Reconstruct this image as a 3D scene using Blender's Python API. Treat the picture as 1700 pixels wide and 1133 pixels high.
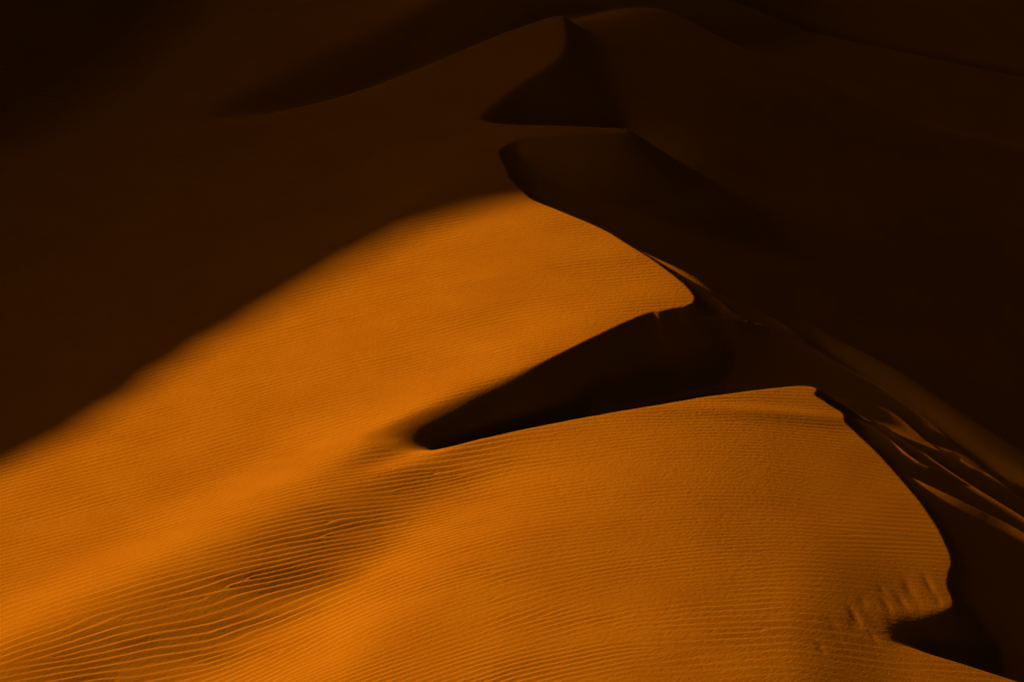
import bpy, math
import numpy as np
from math import radians, tan, sin, cos, pi

for o in list(bpy.data.objects):
    bpy.data.objects.remove(o, do_unlink=True)
sc = bpy.context.scene

# ------------------------------------------------------------------ camera
CAM_Z, PITCH, FOC = 40.0, 12.0, 100.0
FPX = FOC / 36.0 * 1700.0
cam_d = bpy.data.cameras.new("camera")
cam_d.lens = FOC
cam_d.sensor_width = 36.0
cam_d.clip_start = 0.5
cam_d.clip_end = 5000
cam = bpy.data.objects.new("camera", cam_d)
sc.collection.objects.link(cam)
cam.location = (0, 0, CAM_Z)
cam.rotation_euler = (radians(90 - PITCH), 0, 0)
sc.camera = cam

# ------------------------------------------------------------------ sky, sun, exposure
SUN_EL, SUN_AZ = 19.0, 25.0          # elevation; azimuth behind the picture plane, seen to the left
w = bpy.data.worlds.new("World")
sc.world = w
w.use_nodes = True
nt = w.node_tree
bg = nt.nodes["Background"]
sky = nt.nodes.new("ShaderNodeTexSky")
sky.sky_type = 'NISHITA'
sky.sun_disc = False
sky.sun_elevation = radians(SUN_EL)
sky.sun_rotation = radians(-90 + SUN_AZ)
sky.air_density = 0.3
sky.ozone_density = 0.5
sky.dust_density = 5.0
nt.links.new(sky.outputs[0], bg.inputs[0])
bg.inputs[1].default_value = 0.0133
ld = bpy.data.lights.new("sun", 'SUN')
ld.energy = 5.0
ld.angle = radians(0.8)
ld.color = (1.0, 0.86, 0.62)
lo = bpy.data.objects.new("sun", ld)
sc.collection.objects.link(lo)
el, az = radians(SUN_EL), radians(SUN_AZ)
SUN = np.array([-cos(el) * cos(az), cos(el) * sin(az), sin(el)])      # towards the sun
from mathutils import Vector
lo.rotation_euler = Vector(tuple(SUN)).to_track_quat('Z', 'Y').to_euler()
sc.view_settings.view_transform = 'Standard'
sc.view_settings.look = 'None'
sc.view_settings.exposure = 1.47
sc.view_settings.gamma = 1.0
sc.cycles.max_bounces = 6
sc.cycles.diffuse_bounces = 0
sc.cycles.use_denoising = True
sc.cycles.denoising_prefilter = 'NONE'

# ------------------------------------------------------------------ helpers
rng = np.random.default_rng(7)
GY0, Z0, Y0 = 0.268, 4.0, 170.0
sp, cp = sin(radians(PITCH)), cos(radians(PITCH))


def project(x, y, z):
    yy, zz = y, z - CAM_Z
    depth = yy * cp - zz * sp
    up = yy * sp + zz * cp
    return 850 + FPX * x / depth, 566.5 - FPX * up / depth


def base_uv(x, y):
    """photo-like coordinates of a point of the tilted mean plane, used to index the dune's features"""
    x = np.clip(x, -200, 200)
    y = np.clip(y, 60, 400)
    return project(x, y, Z0 + GY0 * (y - Y0))


def smooth01(t):
    t = np.clip(t, 0, 1)
    return t * t * (3 - 2 * t)


def smax(a, b, k):
    h = np.maximum(k - np.abs(a - b), 0) / k
    return np.maximum(a, b) + h * h * k * 0.25


def smin(a, b, k):
    return -smax(-a, -b, k)


def vnoise(x, y, seed, octaves=1):
    """smooth value noise"""
    out = np.zeros_like(x)
    amp, tot = 1.0, 0.0
    for o in range(octaves):
        r = np.random.default_rng(seed + 31 * o).random((256, 256)) * 2 - 1
        xi = np.floor(x).astype(np.int64)
        yi = np.floor(y).astype(np.int64)
        fx, fy = x - xi, y - yi
        fx = fx * fx * fx * (fx * (fx * 6 - 15) + 10)
        fy = fy * fy * fy * (fy * (fy * 6 - 15) + 10)
        a = r[xi & 255, yi & 255]; b = r[(xi + 1) & 255, yi & 255]
        c = r[xi & 255, (yi + 1) & 255]; d = r[(xi + 1) & 255, (yi + 1) & 255]
        out += amp * ((a * (1 - fx) + b * fx) * (1 - fy) + (c * (1 - fx) + d * fx) * fy)
        tot += amp
        amp *= 0.5
        x = x * 2.03 + 17.1
        y = y * 2.03 + 5.3
    return out / tot


def spline_pts(P, n=6):
    """Catmull-Rom refinement of an open polyline (rows may carry extra columns)"""
    P = np.asarray(P, float)
    Q = np.vstack([2 * P[0] - P[1], P, 2 * P[-1] - P[-2]])
    out = []
    for i in range(1, len(Q) - 2):
        for k in range(n):
            t = k / n
            a, b, c, d = Q[i - 1], Q[i], Q[i + 1], Q[i + 2]
            out.append(0.5 * (2 * b + (c - a) * t + (2 * a - 5 * b + 4 * c - d) * t * t + (3 * b - a - 3 * c + d) * t ** 3))
    out.append(P[-1])
    return np.array(out)


def seg_dist(x, y, P, attr=None, reach=40.0):
    """distance to a polyline, the nearest point's offset vector and an interpolated attribute"""
    shp = x.shape
    x = x.ravel(); y = y.ravel()
    best = np.full(x.shape, 1e9)
    bx = np.zeros_like(x); by = np.zeros_like(x); ba = np.zeros_like(x)
    for i in range(len(P) - 1):
        ax, ay = P[i]; cx, cy = P[i + 1]
        dx, dy = cx - ax, cy - ay
        L = dx * dx + dy * dy + 1e-12
        t = np.clip(((x - ax) * dx + (y - ay) * dy) / L, 0, 1)
        ox = x - (ax + t * dx); oy = y - (ay + t * dy)
        d = ox * ox + oy * oy
        m = d < best
        best[m] = d[m]
        bx[m] = ox[m]; by[m] = oy[m]
        if attr is not None:
            ba[m] = (attr[i] + t * (attr[i + 1] - attr[i]))[m]
    return np.sqrt(best).reshape(shp), bx.reshape(shp), by.reshape(shp), ba.reshape(shp)


def inside(x, y, P):
    res = np.zeros(x.shape, bool)
    n = len(P)
    for i in range(n):
        x1, y1 = P[i]; x2, y2 = P[(i + 1) % n]
        if y1 == y2:
            continue
        c = (y1 > y) != (y2 > y)
        xi = (x2 - x1) * (y - y1) / (y2 - y1) + x1
        res ^= c & (x < xi)
    return res


# ------------------------------------------------------------------ the windward sheet
# slope across the picture: rises to the right, rounds over past the middle
_gx_x = np.array([-400, -120, -60, -42, -30, -8, 0, 7, 14, 22, 40, 400.])
_gx_g = np.array([0.0, 0.0, 0.0, 0.12, .17, .18, .14, .04, -.045, -.10, -.12, -.02])
_xs = np.linspace(-400, 400, 8001)
_gs = np.interp(_xs, _gx_x, _gx_g)
_k = np.ones(60) / 60
_gs = np.convolve(np.pad(_gs, 30, mode='edge'), _k, 'same')[30:-30]
_G = np.concatenate([[0], np.cumsum((_gs[1:] + _gs[:-1]) / 2 * (_xs[1] - _xs[0]))])
_G -= np.interp(0, _xs, _G)

# cross profile: (u: [(v, height) ...]) rows = neutral, brink, valley, neutral
COLS = np.array([-400, -100, 100, 250, 400, 550, 700, 800, 900, 1050, 1300, 2200.])
ROWS = [  # v of each row at the columns, then heights
    ([1040, 905, 830, 775, 715, 665, 612, 575, 540, 490, 420, 300], [0] * 12),
    ([1110, 975, 900, 850, 800, 745, 690, 645, 600, 527, 440, 320], [.55, .55, .6, .65, .7, .75, .7, .55, .4, .25, .1, 0]),
    ([1420, 1230, 1120, 1070, 1005, 930, 830, 790, 770, 720, 680, 600], [-.85, -.85, -.88, -.88, -.82, -.68, -.42, -.24, -.12, -.05, 0, 0]),
    ([1660, 1460, 1350, 1260, 1175, 1085, 970, 910, 880, 860, 850, 850], [0.2, .2, .2, .2, .2, .15, .1, .05, .0, 0, 0, 0]),
]
PXM = 26.5      # pixels one metre of height lifts a point


def build_T():
    us = np.arange(-400, 2201, 10.0)
    vs = np.arange(-400, 1801, 5.0)
    T = np.zeros((len(us), len(vs)))
    rv = [np.interp(us, COLS, np.array(r[0], float)) for r in ROWS]
    rh = [np.interp(us, COLS, np.array(r[1], float)) for r in ROWS]
    kk = np.hanning(17); kk /= kk.sum()
    rv = [np.convolve(np.pad(a, 8, mode='edge'), kk, 'valid') for a in rv]
    rh = [np.convolve(np.pad(a, 8, mode='edge'), kk, 'valid') for a in rh]
    for i in range(len(us)):
        xv = [rv[j][i] + PXM * rh[j][i] for j in range(4)]
        hv = [rh[j][i] for j in range(4)]
        for j in range(1, 4):
            xv[j] = max(xv[j], xv[j - 1] + 8)
        # smooth cosine pieces
        t = vs
        col = np.full(len(vs), hv[0])
        for j in range(3):
            m = (t >= xv[j]) & (t <= xv[j + 1])
            f = (t[m] - xv[j]) / (xv[j + 1] - xv[j])
            col[m] = hv[j] + f * (hv[j + 1] - hv[j])
        col[t > xv[3]] = hv[3]
        T[i] = col
    # blur
    for _ in range(2):
        T = np.apply_along_axis(lambda a: np.convolve(np.pad(a, 6, mode='edge'), np.ones(13) / 13, 'valid'), 1, T)
        T = np.apply_along_axis(lambda a: np.convolve(np.pad(a, 3, mode='edge'), np.ones(7) / 7, 'valid'), 0, T)
    return us, vs, T


_us, _vs, _T = build_T()


def bicub(u, v):
    fu = np.clip((u - _us[0]) / 10.0, 1, len(_us) - 3)
    fv = np.clip((v - _vs[0]) / 5.0, 1, len(_vs) - 3)
    iu = np.floor(fu).astype(int); iv = np.floor(fv).astype(int)
    a = fu - iu; b = fv - iv

    def wts(t):     # cubic B-spline weights: C2, so no facets in the shading
        return [(1 - t) ** 3 / 6, (3 * t ** 3 - 6 * t ** 2 + 4) / 6, (-3 * t ** 3 + 3 * t ** 2 + 3 * t + 1) / 6, t ** 3 / 6]
    wu, wv = wts(a), wts(b)
    out = 0
    for i in range(4):
        for j in range(4):
            out = out + wu[i] * wv[j] * _T[iu + i - 1, iv + j - 1]
    return out


def yprof(y):
    """rising mean plane that levels out far in front and far behind"""
    return GY0 * (-110 + np.logaddexp(0, (y - Y0 + 110) / 12) * 12 - np.logaddexp(0, (y - Y0 - 230) / 12) * 12)


def bump(u, v, cu, cv, ru, rv, ang=0.0):
    c, s = cos(radians(ang)), sin(radians(ang))
    a = ((u - cu) * c + (v - cv) * s) / ru
    b = (-(u - cu) * s + (v - cv) * c) / rv
    return np.exp(-(a * a + b * b))


def A_sheet(x, y):
    u, v = base_uv(x, y)
    z = Z0 + yprof(y) + np.interp(x, _xs, _G)
    z = z + bicub(u, v)
    # the long swell that carries the far half and the ridge above it
    z = z + 0.3 * bump(u, v, 720, 310, 300, 45, -22)
    z = z - 0.30 * bump(u, v, 650, 735, 85, 22, -12)
    z = z + 0.13 * bump(u, v, 1290, 704, 170, 11, 2) - 0.32 * smooth01((u - 1300) / 220) * smooth01((v - 880) / 130)
    z = z + 0.06 * vnoise(x / 9, y / 7, 3, 2)
    return z


def unproject(u, v, surf, it=60):
    """point of surface seen at photo pixel (u, v)"""
    u = np.asarray(u, float); v = np.asarray(v, float)
    a = (u - 850) / FPX; b = (566.5 - v) / FPX
    dx, dy, dz = a, cp + b * sp, -sp + b * cp
    lo_ = np.full(u.shape, 60.0); hi = np.full(u.shape, 420.0)
    # march to the first crossing, then bisect
    ts = np.arange(100, 420, 1.0)
    hit = np.full(u.shape, 420.0)
    done = np.zeros(u.shape, bool)
    for t in ts:
        f = CAM_Z + dz * t - surf(dx * t, dy * t)
        n = (~done) & (f < 0)
        hit[n] = t
        done |= n
    lo_, hi = hit - 1.0, hit
    for _ in range(14):
        m = (lo_ + hi) / 2
        f = CAM_Z + dz * m - surf(dx * m, dy * m)
        hi = np.where(f < 0, m, hi); lo_ = np.where(f < 0, lo_, m)
    return dx * hi, dy * hi


def on(P, surf):
    P = np.asarray(P, float)
    x, y = unproject(P[:, 0], P[:, 1], surf)
    return np.stack([x, y], 1)


# ------------------------------------------------------------------ brink lines  (u, v, softness in m)
mouth3_low = [(2300, 1370, .3), (1900, 1200, .2), (1800, 1168, .15), (1700, 1136, .12), (1650, 1120, .12), (1600, 1104, .15), (1550, 1088, .25), (1515, 1074, .5), (1480, 1060, .9)]
mouth3_up = [(1495, 1042, .8), (1520, 1030, .4), (1550, 1020, .2), (1575, 1012, .1), (1583, 1002, .08), (1580, 990, .08), (1574, 975, .08), (1574, 960, .08)]
front_right = [(1578, 945, .05), (1580, 930, .05), (1573, 908, .04), (1556, 875, .04), (1530, 836, .04), (1500, 800, .04), (1470, 766, .04), (1440, 735, .04), (1416, 713, .04), (1403, 699, .04), (1401, 688, .04), (1385, 677, .04), (1365, 664, .04), (1353, 655, .04), (1357, 646, .04)]
front_top = [(1340, 641, .04), (1300, 643, .04), (1240, 650, .04), (1160, 661, .04), (1060, 678, .04), (1000, 688, .04), (940, 699, .04), (880, 711, .04), (830, 722, .05), (780, 733, .12), (745, 741, .5), (700, 747, 1.0), (650, 744, 1.), (615, 734, 1.)]
mid_lip = [(604, 724, 2.2), (640, 709, 1.9), (680, 692, 1.5), (720, 676, 1.5), (760, 660, 1.), (800, 643, .9), (870, 614, .55), (920, 591, .25), (980, 562, .08), (1035, 536, .04), (1058, 526, .03), (1077, 519, .03), (1096, 516, .03), (1120, 511, .03), (1144, 506, .03), (1153, 497, .03), (1149, 486, .03), (1130, 466, .03), (1085, 432, .03), (1045, 407, .03), (1010, 385, .03), (960, 362, .03), (900, 338, .03), (880, 328, .04), (862, 312, .04), (845, 294, .05), (841, 280, .05), (832, 264, .05), (829, 251, .06), (840, 240, .06), (866, 230, .1), (910, 226, .15), (960, 224, .2), (1030, 220, .2)]
up_mouth = [(1040, 213, .1), (985, 209, .1), (930, 207, .1), (890, 206, .06), (850, 205, .05), (820, 202, .05), (796, 196, .2)]
up_lip = [(800, 188, .2), (825, 168, .08), (845, 152, .06), (870, 134, .05), (900, 116, .05), (925, 98, .06), (935, 85, .1), (940, 60, .1), (936, 35, .06)]
far_ridge = [(931, 25, .05), (900, 32, .08), (850, 49, .12), (800, 68, .2), (750, 88, .3), (700, 107, .5), (650, 125, .6), (600, 141, .8), (550, 156, 1.), (500, 168, 1.5), (450, 180, 2.), (400, 190, 2.6), (350, 196, 3.)]
behind = [(350, 182, 3.), (430, 138, 2.5), (520, 90, 2.), (650, 30, 2.), (800, -40, 2.), (900, -85, 2.), (1000, -130, 2.), (1080, -170, 2.)]

B = np.array(mouth3_low + mouth3_up + front_right + front_top + mid_lip + up_mouth + up_lip + far_ridge + behind, float)
# a little raggedness of the sharp brinks
Bs = spline_pts(B, 5)
_n = np.arange(len(Bs)) * .55
_rag = .7 + .5 * ((Bs[:, 1] > 470) & (Bs[:, 1] < 535) & (Bs[:, 0] > 1040) & (Bs[:, 0] < 1160))
_rag = _rag * (1 - np.exp(-((Bs[:, 0] - 1064) / 9) ** 2))
Bs[:, 1] += _rag * (Bs[:, 2] < .07) * vnoise(_n, _n * 0 + .5, 90, 2)
Bs[:, 0] += _rag * (Bs[:, 2] < .07) * vnoise(_n * .8, _n * 0 + 7.5, 91, 2)
_r = np.random.default_rng(3)
P_edge = on(Bs[:, :2], A_sheet)
P_w = np.clip(Bs[:, 2], .03, 5)
P_poly = np.vstack([P_edge, [[60, 700], [-900, 700], [-900, -300], [300, -300]]])


def grad(f, x, y, e=0.2):
    return (f(x + e, y) - f(x - e, y)) / (2 * e), (f(x, y + e) - f(x, y - e)) / (2 * e)


def P_top(x, y):
    A = A_sheet(x, y)
    gx, gy = grad(A_sheet, x, y)
    d, ox, oy, _ = seg_dist(x, y, P_edge)
    ins = inside(x, y, P_poly)
    gm = (gx * ox + gy * oy) / (d + 1e-6)
    return np.where(ins, A, A - np.clip(.63 + gm, .35, 1) * np.minimum(d, 9)), A, np.where(ins, -d, d)


# the lee apron lies just under the line the low sun can reach over the brinks, so that only its crests catch light
_cs = 0.25
_cx = np.arange(-25, 62, _cs); _cy = np.arange(100, 240, _cs)
_CX, _CY = np.meshgrid(_cx, _cy)
_top, _cA, _csd = P_top(_CX, _CY)


def cgrid(F, x, y):
    fx = np.clip((x - _cx[0]) / _cs, 0, len(_cx) - 1.001); fy = np.clip((y - _cy[0]) / _cs, 0, len(_cy) - 1.001)
    ix = fx.astype(int); iy = fy.astype(int); a = fx - ix; b = fy - iy
    return (F[iy, ix] * (1 - a) + F[iy, ix + 1] * a) * (1 - b) + (F[iy + 1, ix] * (1 - a) + F[iy + 1, ix + 1] * a) * b


def gblur(a, sx, sy):
    """separable gaussian blur, sigmas in cells"""
    for ax, sg in ((0, sy), (1, sx)):
        r = int(3 * sg + 1)
        k = np.exp(-0.5 * (np.arange(-r, r + 1) / sg) ** 2); k /= k.sum()
        pad = [(0, 0), (0, 0)]; pad[ax] = (r, r)
        p = np.pad(a, pad, mode='edge')
        out = np.zeros_like(a)
        n = a.shape[ax]
        for i, wgt in enumerate(k):
            out += wgt * (p[i:i + n] if ax == 0 else p[:, i:i + n])
        a = out
    return a


_S = np.full(_CX.shape, -1e3)
for _s in np.arange(0, 45, 0.5):
    _S = np.maximum(_S, cgrid(_top, _CX + _s * -cos(radians(SUN_AZ)), _CY + _s * sin(radians(SUN_AZ))) - _s * tan(radians(SUN_EL)))
_S = np.minimum(_S, _cA)
_S = np.maximum(_S, _cA - 9)
_S0 = gblur(_S, 2.2, 2.2)
_S = gblur(_S, 6, 6)


def G_sheet0(x, y):
    u, v = base_uv(x, y)
    near = np.clip(1.15 * bump(u, v, 1085, 430, 115, 22, 27), 0, 1)
    G = cgrid(_S, x, y) - 0.16 - 0.14 * bump(u, v, 1465, 690, 80, 35, 30) - 1.6 * np.clip(1.3 * bump(u, v, 1060, 640, 300, 70, 0), 0, 1) - 3.5 * smooth01((1000 - u) / 120)
    G = G - 2.0 * bump(u, v, 1620, 1075, 180, 55, 15)
    dd = np.maximum(cgrid(_csd, x, y), 0)
    Gn = cgrid(_cA, x, y) - .06 - .16 * dd
    return G * (1 - near) + Gn * near


R_line = [(930, 350), (1010, 384), (1070, 416), (1130, 444), (1191, 475), (1240, 499), (1294, 529), (1350, 567), (1412, 611), (1500, 674), (1600, 748), (1700, 822), (1850, 940), (2100, 1140)]
R_edge = on(spline_pts(np.array(R_line, float), 3), G_sheet0)
Q_poly = np.vstack([R_edge, [[300, -300], [-900, -300], [-900, 700], [R_edge[0, 0] - 8, 700]]])

# streaks combed into the lee apron: (points, height, width on the left, width on the right)
STREAKS = [
    ([(1066, 522), (1100, 532), (1150, 537), (1200, 540), (1226, 544), (1280, 556), (1353, 594), (1397, 620), (1509, 683), (1613, 762), (1700, 816), (1800, 890)], .07, .9, .4),
    ([(1360, 648), (1417, 672), (1478, 692), (1548, 740), (1600, 775), (1657, 805), (1750, 870)], .06, .6, .25),
    ([(1395, 672), (1424, 690), (1504, 744), (1570, 786), (1635, 827), (1698, 866), (1800, 935), (1950, 1040)], .12, .75, .35),
    ([(1402, 692), (1434, 711), (1469, 735), (1526, 775), (1570, 794), (1620, 822)], .08, .8, .25),
    ([(1440, 755), (1480, 781), (1548, 818), (1613, 851), (1657, 872), (1700, 895), (1800, 955), (2050, 1110)], .20, 1.1, .5),
    ([(1130, 464), (1191, 499), (1215, 524), (1260, 548)], .02, .5, .25),
    ([(1120, 455), (1191, 488), (1240, 512), (1294, 540), (1360, 585)], .03, .6, .3),
]


def streaks(x, y):
    out = np.zeros_like(x)
    for pts, h, wl, wr in STREAKS:
        L = on(spline_pts(np.array(pts, float), 3), G_sheet0)
        m = (x > L[:, 0].min() - 6) & (x < L[:, 0].max() + 6) & (y > L[:, 1].min() - 8) & (y < L[:, 1].max() + 8)
        if not m.any():
            continue
        xs, ys = x[m], y[m]
        par = np.linspace(0, 1, len(L))
        d, ox, oy, t = seg_dist(xs, ys, L, par)
        right = (ox * 0.8 + oy * 0.6) > 0
        wid = np.where(right, wr, wl)
        prof = np.exp(-(d / wid)) * smooth01(t / 0.4) * smooth01((1.05 - t) / 0.25)
        lift = np.clip(cgrid(_S0, xs, ys) + h - G_sheet0(xs, ys), .03, 1.0)
        out[m] = np.maximum(out[m], lift * prof)
    return out


x_ref, y_ref = unproject(np.array([872.]), np.array([240.]), A_sheet)
x_ref, y_ref = x_ref[0], y_ref[0]
z_ref = float(A_sheet(np.array([x_ref]), np.array([y_ref]))[0])


def F1_plane(x, y):
    s = np.clip(x - x_ref, -40, 200)
    z = z_ref - 0.3 * s + 0.3 * (y - y_ref)
    return z + 0.25 * vnoise(x / 14, y / 12, 21, 2)


S_line = [(925, 22), (960, 17), (1000, 13), (1045, 3), (1066, 1), (1100, 4), (1140, 22), (1200, 55), (1280, 92), (1350, 122), (1430, 158), (1500, 188), (1600, 218), (1700, 244), (1900, 300), (2300, 400)]
S_edge = on(spline_pts(np.array(S_line, float), 3), F1_plane)
S_poly = np.vstack([S_edge, [[400, -300], [-900, -300], [-900, S_edge[0, 1]]]])


def F2_plane(x, y):
    s = np.clip(x, -40, 300)
    return z_ref - 4.0 - 0.2 * (s - x_ref) + 0.30 * (np.clip(y, -100, 330) - y_ref) + 0.4 * vnoise(x / 22, y / 25, 5, 2)


def softness(u, v):
    """how rounded a brink is, in metres"""
    s_ = 0.7 * bump(u, v, 675, 718, 90, 50, -18) + .55 * bump(u, v, 785, 655, 120, 34, -22)
    s_ = s_ + 1.3 * smooth01((880 - u) / 330) * (v < 220) + .32 * bump(u, v, 950, 150, 170, 110) + .9 * bump(u, v, 1500, 1035, 80, 40)
    return s_


def vE(u):
    """photo row of the far ridge"""
    return np.interp(u, [350, 500, 600, 700, 800, 900, 935], [200, 172, 146, 112, 73, 37, 28])


def terrain(x, y, cell=None):
    """height, and a mask: 1 on the windward sheet, 0 on lee faces"""
    u, v = base_uv(x, y)
    A = A_sheet(x, y)
    gx, gy = grad(A_sheet, x, y)
    d, ox, oy, wd = seg_dist(x, y, P_edge, P_w)
    ins = inside(x, y, P_poly)
    nx, ny = ox / (d + 1e-6), oy / (d + 1e-6)
    gm = gx * nx + gy * ny
    gm = np.where(ins, -gm, gm)
    k = np.clip(0.63 + gm, 0.35, 1.0)
    sd = np.where(ins, -d, d)
    drop = k * np.maximum(sd, 0)
    q = u - 2.3 * (v - 695)
    drop = drop * np.where((u < 1000) & (v > 560), smooth01((q - 490) / 290), 1.0)
    drop = drop * (1 + .28 * bump(u, v, 790, 680, 130, 50, -20))
    if cell is not None:
        drop = np.minimum(drop, 12)
        soft = softness(u, v)
        soft = np.maximum(soft, np.where(v < 330, .3, .13 + .17 * smooth01((u - 940) / 60)) * (sd - 0.25))
        levels = [0.06, 0.3, 0.8, 1.7]
        stack = [gblur(drop, l / cell, l / cell * DX / DY) for l in levels]
        res = stack[0]
        for a_, b_, la, lb in zip(stack[:-1], stack[1:], levels[:-1], levels[1:]):
            f = np.clip((soft - la) / (lb - la), 0, 1)
            res = res * (1 - f) + b_ * f
        drop = res
    top = A - drop
    # (the drop is deepest where the pocket is widest)
    # lee apron
    dQ, qx, qy, _ = seg_dist(x, y, R_edge)
    insQ = inside(x, y, Q_poly)
    sq = np.where(insQ, -dQ, dQ)
    G0 = G_sheet0(x, y) + streaks(x, y)
    gq = np.where(insQ, -1, 1) * (gx * qx + gy * qy) / (dQ + 1e-6)
    Gs = G0 - np.clip(0.62 + gq, .3, 1.0) * (sq + np.sqrt(sq * sq + .3 ** 2)) * 0.5
    Gs = Gs - 12 * smooth01((372 - v) / 40)
    # flank of the high dune and what lies behind it
    dS, sx, sy, _ = seg_dist(x, y, S_edge)
    insS = inside(x, y, S_poly)
    ss = np.where(insS, -dS, dS)
    F1 = F1_plane(x, y) - 0.75 * (ss + np.sqrt(ss * ss + 1.0)) * 0.5
    F2 = F2_plane(x, y)
    far = smax(F1, F2, .8)
    far = smin(far, A - 2.6 * (1 - np.exp(-d / 7)) - 0.05, 2.5)
    far = far - 2.4 * bump(u, v, 960, 160, 130, 42, 8)
    far = far - 14 * smooth01((905 - u) / 60) * smooth01((235 - v) / 40) * smooth01((vE(u) - v) / 10 + .5)
    far = far - 14 * smooth01(-sq / 2.0) * smooth01((v - 395) / 40)
    out = smax(smax(top, Gs, .18), far, .35)
    H = np.where(ins & (sd < -6), top, np.where(ins, np.maximum(top, np.minimum(out, top + 0.0)), out))
    # blend to keep the brink continuous
    H = np.where(ins & (d < .0), out, H)
    mask = np.where(ins, 1.0, 0.0)
    apron = (~ins) & (Gs > far) & (Gs > top)
    return H, mask, d, apron, sd


# ------------------------------------------------------------------ the dune that casts the big shade, out of frame to the left
_sh = np.array([-cos(az), sin(az)])         # horizontal direction to the sun
_pp = np.array([sin(az), cos(az)])
A0C = 205.0
edge_px = np.array([(-300, 900), (-150, 835), (0, 782), (100, 734), (200, 674), (300, 603), (400, 543), (500, 482), (600, 425), (700, 378), (800, 346), (880, 330)], float)
ex, ey = unproject(edge_px[:, 0], edge_px[:, 1], A_sheet)
ez = A_sheet(ex, ey)
et = ex * _pp[0] + ey * _pp[1]
ea = ex * _sh[0] + ey * _sh[1]
ezo = ez + (A0C - ea) * tan(el)
_o = np.argsort(et)
et, ezo = et[_o], ezo[_o]


def occluder(x, y):
    t = x * _pp[0] + y * _pp[1]
    a = x * _sh[0] + y * _sh[1]
    zc = np.interp(t, et, ezo)
    zc = zc + np.where(t > et[-1], 15 * (1 - np.exp(-np.maximum(t - et[-1], 0) / 18)), 0)
    zc = zc - np.where(t < et[0], 0.45 * np.maximum(et[0] - t, 0), 0)
    zc = zc - np.maximum(t - et[-1] - 210, 0) * 0.4
    da = a - A0C
    return np.maximum(zc - 0.6 * np.sqrt(da * da + 0.25) + .3, -60)


def sky_block_dunes(x, y):
    """added unseen dunes that block sky light from the right and behind the camera"""
    e = x - 0.19 * np.maximum(y, 60) - 14
    wall = -30 + 0.6 * np.minimum(e, 150) - 0.5 * np.maximum(e - 150, 0) + 5 * vnoise(x / 60, y / 70, 77, 2) + 0.05 * y
    e2 = -18 - y + 0.12 * np.abs(x)
    back = 34 + 0.55 * np.minimum(e2, 90) + 3 * vnoise(x / 50, y / 50, 78, 2)
    back = np.where(e2 < 0, 34 + 0.7 * e2, back)
    return np.maximum(wall, back)


# ------------------------------------------------------------------ ripples
def ripples(x, y, mask, sd):
    u, v = base_uv(x, y)
    lam = 0.41
    ph = y + 0.5 * vnoise(x / 13, y / 7, 41, 2) + 0.10 * vnoise(x / 3.2, y / 1.6, 43, 2)
    # ripple crests swing with the windward slope
    ph = ph - np.interp(x, [-40, 0, 14, 40], [-6.8, 0, 1.2, 1.2])
    ph = ph - np.interp(x, [-16, 6], [-4.0, 0]) * smooth01((v - 820) / 260) 
    ph = ph * 2 * pi / lam
    # forks and terminations: pairs of phase vortices
    r = np.random.default_rng(12)
    n = 300
    vx = r.uniform(-34, 34, n); vy = 130 + 80 * r.random(n) ** 1.5
    sg = np.where(r.random(n) < .5, 1, -1)
    for i in range(n):
        ph = ph + sg[i] * np.arctan2((y - vy[i]) * 3.2, x - vx[i])
    s = np.sin(ph)
    prof = 0.9 * (s - 0.36 * np.sin(2 * ph) + 0.13 * np.sin(3 * ph))
    tr = bump(u, v, 250, 1010, 560, 105, -21) + 0.55 * bump(u, v, 650, 800, 260, 50, -14)
    amp = 0.0110 + 0.019 * np.clip(tr, 0, 1.1)
    amp = amp + 0.010 * bump(u, v, 1150, 1035, 280, 26, 4) + 0.012 * bump(u, v, 980, 1105, 380, 20, -6)
    amp = amp * (1 - .4 * smooth01((u - 850) / 300) * smooth01((v - 700) / 100))
    amp = amp * (1 - .85 * bump(u, v, 1460, 1015, 120, 60))
    patch = 0.75 + 0.5 * vnoise(x / 9 + .15 * y, y / 1.6, 51, 2) + .35 * vnoise(x / 2.2, y / .9, 52, 1)
    amp = amp * np.clip(patch, .12, 1.2)
    amp = amp * mask * smooth01(-sd / 0.35)
    return amp * prof


def scour(x, y, mask, sd):
    """wind pits at the low right end of the front brink"""
    u, v = base_uv(x, y)
    r = np.random.default_rng(5)
    out = np.zeros_like(x)
    m = (u > 1280) & (u < 1640) & (v > 930) & (v < 1160)
    if not m.any():
        return out
    uu, vv = u[m], v[m]
    o = np.zeros_like(uu)
    spots = [(1360, 1090), (1395, 1080), (1420, 1030), (1415, 1050), (1450, 1035), (1470, 1010), (1475, 1025), (1500, 1000), (1530, 1000), (1535, 1015), (1557, 1005), (1560, 995), (1510, 975), (1540, 970), (1450, 1060), (1480, 1060), (1430, 1010), (1385, 1050), (1462, 985)]
    for cu, cv in spots:
        cu += r.uniform(-4, 4); cv += r.uniform(-4, 4)
        o -= r.uniform(.004, .026) * bump(uu, vv, cu, cv, r.uniform(9, 20), r.uniform(4, 7), r.uniform(38, 75))
    out[m] = o
    return out * mask * smooth01((-sd - .1) / 0.9)


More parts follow.
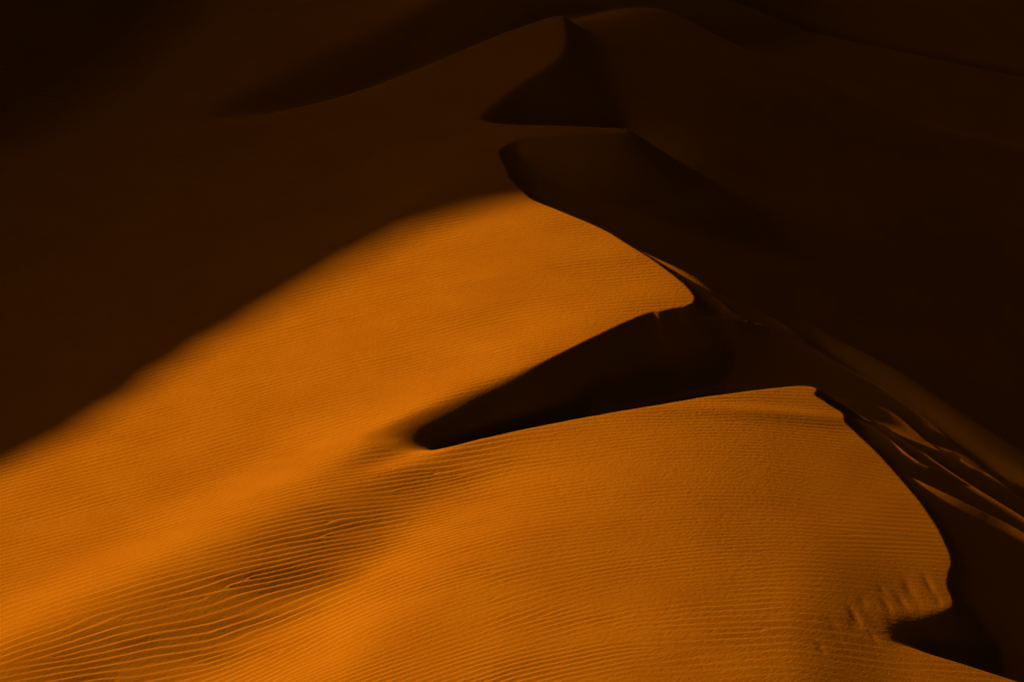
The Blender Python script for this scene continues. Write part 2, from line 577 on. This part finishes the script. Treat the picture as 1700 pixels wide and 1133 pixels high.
# ------------------------------------------------------------------ material
def sand_material():
    m = bpy.data.materials.new("sand")
    m.use_nodes = True
    t = m.node_tree
    b = t.nodes["Principled BSDF"]
    geo = t.nodes.new("ShaderNodeNewGeometry")
    n1 = t.nodes.new("ShaderNodeTexNoise"); n1.inputs['Scale'].default_value = 0.25; n1.inputs['Detail'].default_value = 4
    n2 = t.nodes.new("ShaderNodeTexNoise"); n2.inputs['Scale'].default_value = 22.0; n2.inputs['Detail'].default_value = 3
    for n in (n1, n2):
        t.links.new(geo.outputs['Position'], n.inputs['Vector'])
    mix = t.nodes.new("ShaderNodeMix"); mix.data_type = 'RGBA'
    mix.inputs['A'].default_value = (0.26, 0.063, 0.0012, 1)
    mix.inputs['B'].default_value = (0.33, 0.093, 0.0022, 1)
    add = t.nodes.new("ShaderNodeMath"); add.operation = 'MULTIPLY_ADD'
    add.inputs[1].default_value = 2.2; 
    t.links.new(n2.outputs['Fac'], add.inputs[0])
    sub = t.nodes.new("ShaderNodeMath"); sub.operation = 'SUBTRACT'
    t.links.new(n1.outputs['Fac'], sub.inputs[0]); sub.inputs[1].default_value = 1.1
    t.links.new(sub.outputs[0], add.inputs[2])
    t.links.new(add.outputs[0], mix.inputs['Factor'])
    t.links.new(mix.outputs['Result'], b.inputs['Base Color'])
    b.inputs['Roughness'].default_value = 0.9
    b.inputs['Specular IOR Level'].default_value = 0.0
    bp = t.nodes.new("ShaderNodeBump")
    bp.inputs['Strength'].default_value = 1.0
    bp.inputs['Distance'].default_value = 0.012
    n3 = t.nodes.new("ShaderNodeTexNoise"); n3.inputs['Scale'].default_value = 14.0; n3.inputs['Detail'].default_value = 3
    n3.inputs['Roughness'].default_value = 0.7
    t.links.new(geo.outputs['Position'], n3.inputs['Vector'])
    t.links.new(n3.outputs['Fac'], bp.inputs['Height'])
    t.links.new(bp.outputs[0], b.inputs['Normal'])
    return m


SAND = sand_material()


def grid_mesh(name, X, Y, Z, label, keep=None, N=None):
    ny, nx = X.shape
    idx = np.arange(nx * ny).reshape(ny, nx)
    q = np.stack([idx[:-1, :-1], idx[:-1, 1:], idx[1:, 1:], idx[1:, :-1]], -1)
    if keep is not None:
        kq = keep
        q = q[kq]
    q = q.reshape(-1, 4)
    used, inv = np.unique(q, return_inverse=True)
    q = inv.reshape(-1, 4).astype(np.int32)
    co = np.stack([X.ravel()[used], Y.ravel()[used], Z.ravel()[used]], 1).astype(np.float32)
    me = bpy.data.meshes.new(name)
    me.vertices.add(len(co)); me.vertices.foreach_set('co', co.ravel())
    me.loops.add(q.size); me.loops.foreach_set('vertex_index', q.ravel())
    me.polygons.add(len(q))
    me.polygons.foreach_set('loop_start', (np.arange(len(q)) * 4).astype(np.int32))
    me.polygons.foreach_set('loop_total', np.full(len(q), 4, np.int32))
    me.update(calc_edges=True)
    me.polygons.foreach_set('use_smooth', np.ones(len(q), bool))
    if N is not None:
        me.normals_split_custom_set_from_vertices(N.reshape(-1, 3)[used].astype(np.float32).tolist())
    me.materials.append(SAND)
    o = bpy.data.objects.new(name, me)
    sc.collection.objects.link(o)
    o['kind'] = 'structure'
    if label:
        o['label'] = label
    return o


# ------------------------------------------------------------------ near terrain, fine grid
QUALITY = 1.0
DX, DY = 0.085 / QUALITY, 0.065 / QUALITY
xs = np.arange(-44, 46 + DX, DX)
ys = np.arange(118, 240 + DY, DY)
X, Y = np.meshgrid(xs, ys)
H, mask, dist, apron, sd = terrain(X, Y, DX)
H = smax(H, occluder(X, Y), 2.0)
H = H + ripples(X, Y, mask, sd) + scour(X, Y, mask, sd)
Uv, Vv = base_uv(X, Y)
H = H + np.random.default_rng(2).normal(0, .0034, H.shape) * np.where(mask > .5, 1, .3) * (1 - .6 * smooth01((X - 12) / 8))      # coarse grains
gyy, gxx = np.gradient(H, DY, DX)
N = np.stack([-gxx, -gyy, np.ones_like(H)], -1)
N /= np.linalg.norm(N, axis=-1, keepdims=True)
# which landform a cell belongs to
vrow = np.interp(Uv, COLS, np.array(ROWS[2][0], float)) + PXM * np.interp(Uv, COLS, np.array(ROWS[2][1], float))
vrow = np.where(Uv > 690, np.interp(Uv, [690, 735, 2200], [800, 725, 300]), np.interp(Uv, [600, 690], [0, 1]) * 800 + (1 - np.interp(Uv, [600, 690], [0, 1])) * vrow)
front = (mask > .5) & (Vv > vrow)
behind_far = (mask > .5) & (~front) & (Vv < np.interp(Uv, [-400, 350, 640, 932, 1100, 2200], [230, 190, 95, 10, -60, -60]))
kind = np.where(front, 1, np.where(behind_far, 3, np.where(mask > .5, 2, np.where(apron, 4, 5))))
kq = kind[:-1, :-1]
for k_, lab in ((1, "rippled front dune with a curved sharp brink, lit orange, nearest the camera"),
                (2, "large windward slope behind the front dune, half lit orange and half in shade"),
                (3, "dim brown dune slope behind the far shaded ridge at top left"),
                (4, "shaded lee apron with thin lit sand streaks right of the front dune brink"),
                (5, "near black lee flank of the high dune filling the right side")):
    if (kq == k_).any():
        grid_mesh("dune", X, Y, H, lab, keep=(kq == k_), N=N)

# ------------------------------------------------------------------ surrounding dune field, coarse grid
xs2 = np.arange(-420, 421, 2.0); ys2 = np.arange(-160, 561, 2.0)
X2, Y2 = np.meshgrid(xs2, ys2)
H2, _, _, _, _ = terrain(X2, Y2)
H2 = smax(H2, occluder(X2, Y2), 2.0)
H2 = smax(H2, sky_block_dunes(X2, Y2), 6.0)  # added out-of-frame high ground, keeps skylight off the lee faces and hollow
inn = (X2 > -43) & (X2 < 45) & (Y2 > 119) & (Y2 < 239)
H2 = np.where(inn, H2 - 6, H2)
cin = inn[:-1, :-1] & inn[1:, 1:] & inn[:-1, 1:] & inn[1:, :-1]
grid_mesh("desert_ground", X2, Y2, H2, None, keep=~cin)

# ------------------------------------------------------------------ sand blown off the ridge, lit above the shade line
def dust_material(dens):
    m = bpy.data.materials.new("blown_sand")
    m.use_nodes = True
    t = m.node_tree
    for n in list(t.nodes):
        if n.type == 'BSDF_PRINCIPLED':
            t.nodes.remove(n)
    pv = t.nodes.new("ShaderNodeVolumePrincipled")
    pv.inputs['Color'].default_value = (0.90, 0.27, 0.01, 1)
    pv.inputs['Density'].default_value = dens
    pv.inputs['Anisotropy'].default_value = 0.2
    out = [n for n in t.nodes if n.type == 'OUTPUT_MATERIAL'][0]
    t.links.new(pv.outputs[0], out.inputs['Volume'])
    return m


def plume(pts, off, rad, flat, dens, seed, label, parent=None):
    """a long streamer with thin tapering edges, swept along the ridge"""
    L = spline_pts(np.array(pts, float), 8)
    xy = on(L, G_sheet0)
    H0, _, _, _, _ = terrain(xy[:, :1], xy[:, 1:])
    z = gblur(H0, .5, 7)[:, 0]
    n = len(xy)
    t = np.linspace(0, 1, n)
    r = rad * (.06 + .94 * smooth01(t / .6)) * np.sin(pi * np.clip(t, .004, .996)) ** .6 * (1 + .25 * vnoise(t * 9, t * 0 + seed, seed, 2))
    d = np.gradient(xy, axis=0); d /= np.linalg.norm(d, axis=1, keepdims=True) + 1e-9
    side = np.stack([-d[:, 1], d[:, 0]], 1)
    side = side * np.sign(side[:, :1] + 1e-9)
    K = 20
    co = []
    for i in range(n):
        for k in range(K):
            a = 2 * pi * k / K
            c_, s_ = cos(a) * r[i], sin(a) * r[i] * flat
            co.append((xy[i, 0] + side[i, 0] * (c_ + off[0]), xy[i, 1] + side[i, 1] * (c_ + off[0]), z[i] + off[1] + s_ - .45 * (c_ + off[0])))
    f = [(i * K + k, i * K + (k + 1) % K, (i + 1) * K + (k + 1) % K, (i + 1) * K + k) for i in range(n - 1) for k in range(K)]
    f += [tuple(range(K))[::-1], tuple((n - 1) * K + k for k in range(K))]
    me = bpy.data.meshes.new("blowing_sand")
    me.from_pydata(co, [], f)
    me.materials.append(dust_material(dens))
    o = bpy.data.objects.new("blowing_sand", me)
    sc.collection.objects.link(o)
    o['kind'] = 'stuff'
    if parent is not None:
        o.name = 'streamer'
        o.parent = parent
    else:
        o['label'] = label
    return o


VEIL = [(1150, 449), (1191, 470), (1294, 524), (1412, 606), (1560, 715), (1700, 815), (1900, 960), (2100, 1110)]
veil = plume(VEIL, (1.3, .75), 3.4, .34, .0035, 3, "faint veil of sand blown off the long ridge at right")
plume(VEIL, (1.0, .62), 2.4, .32, .0045, 4, "", veil)
plume(VEIL, (.6, .42), 1.4, .32, .005, 6, "", veil)
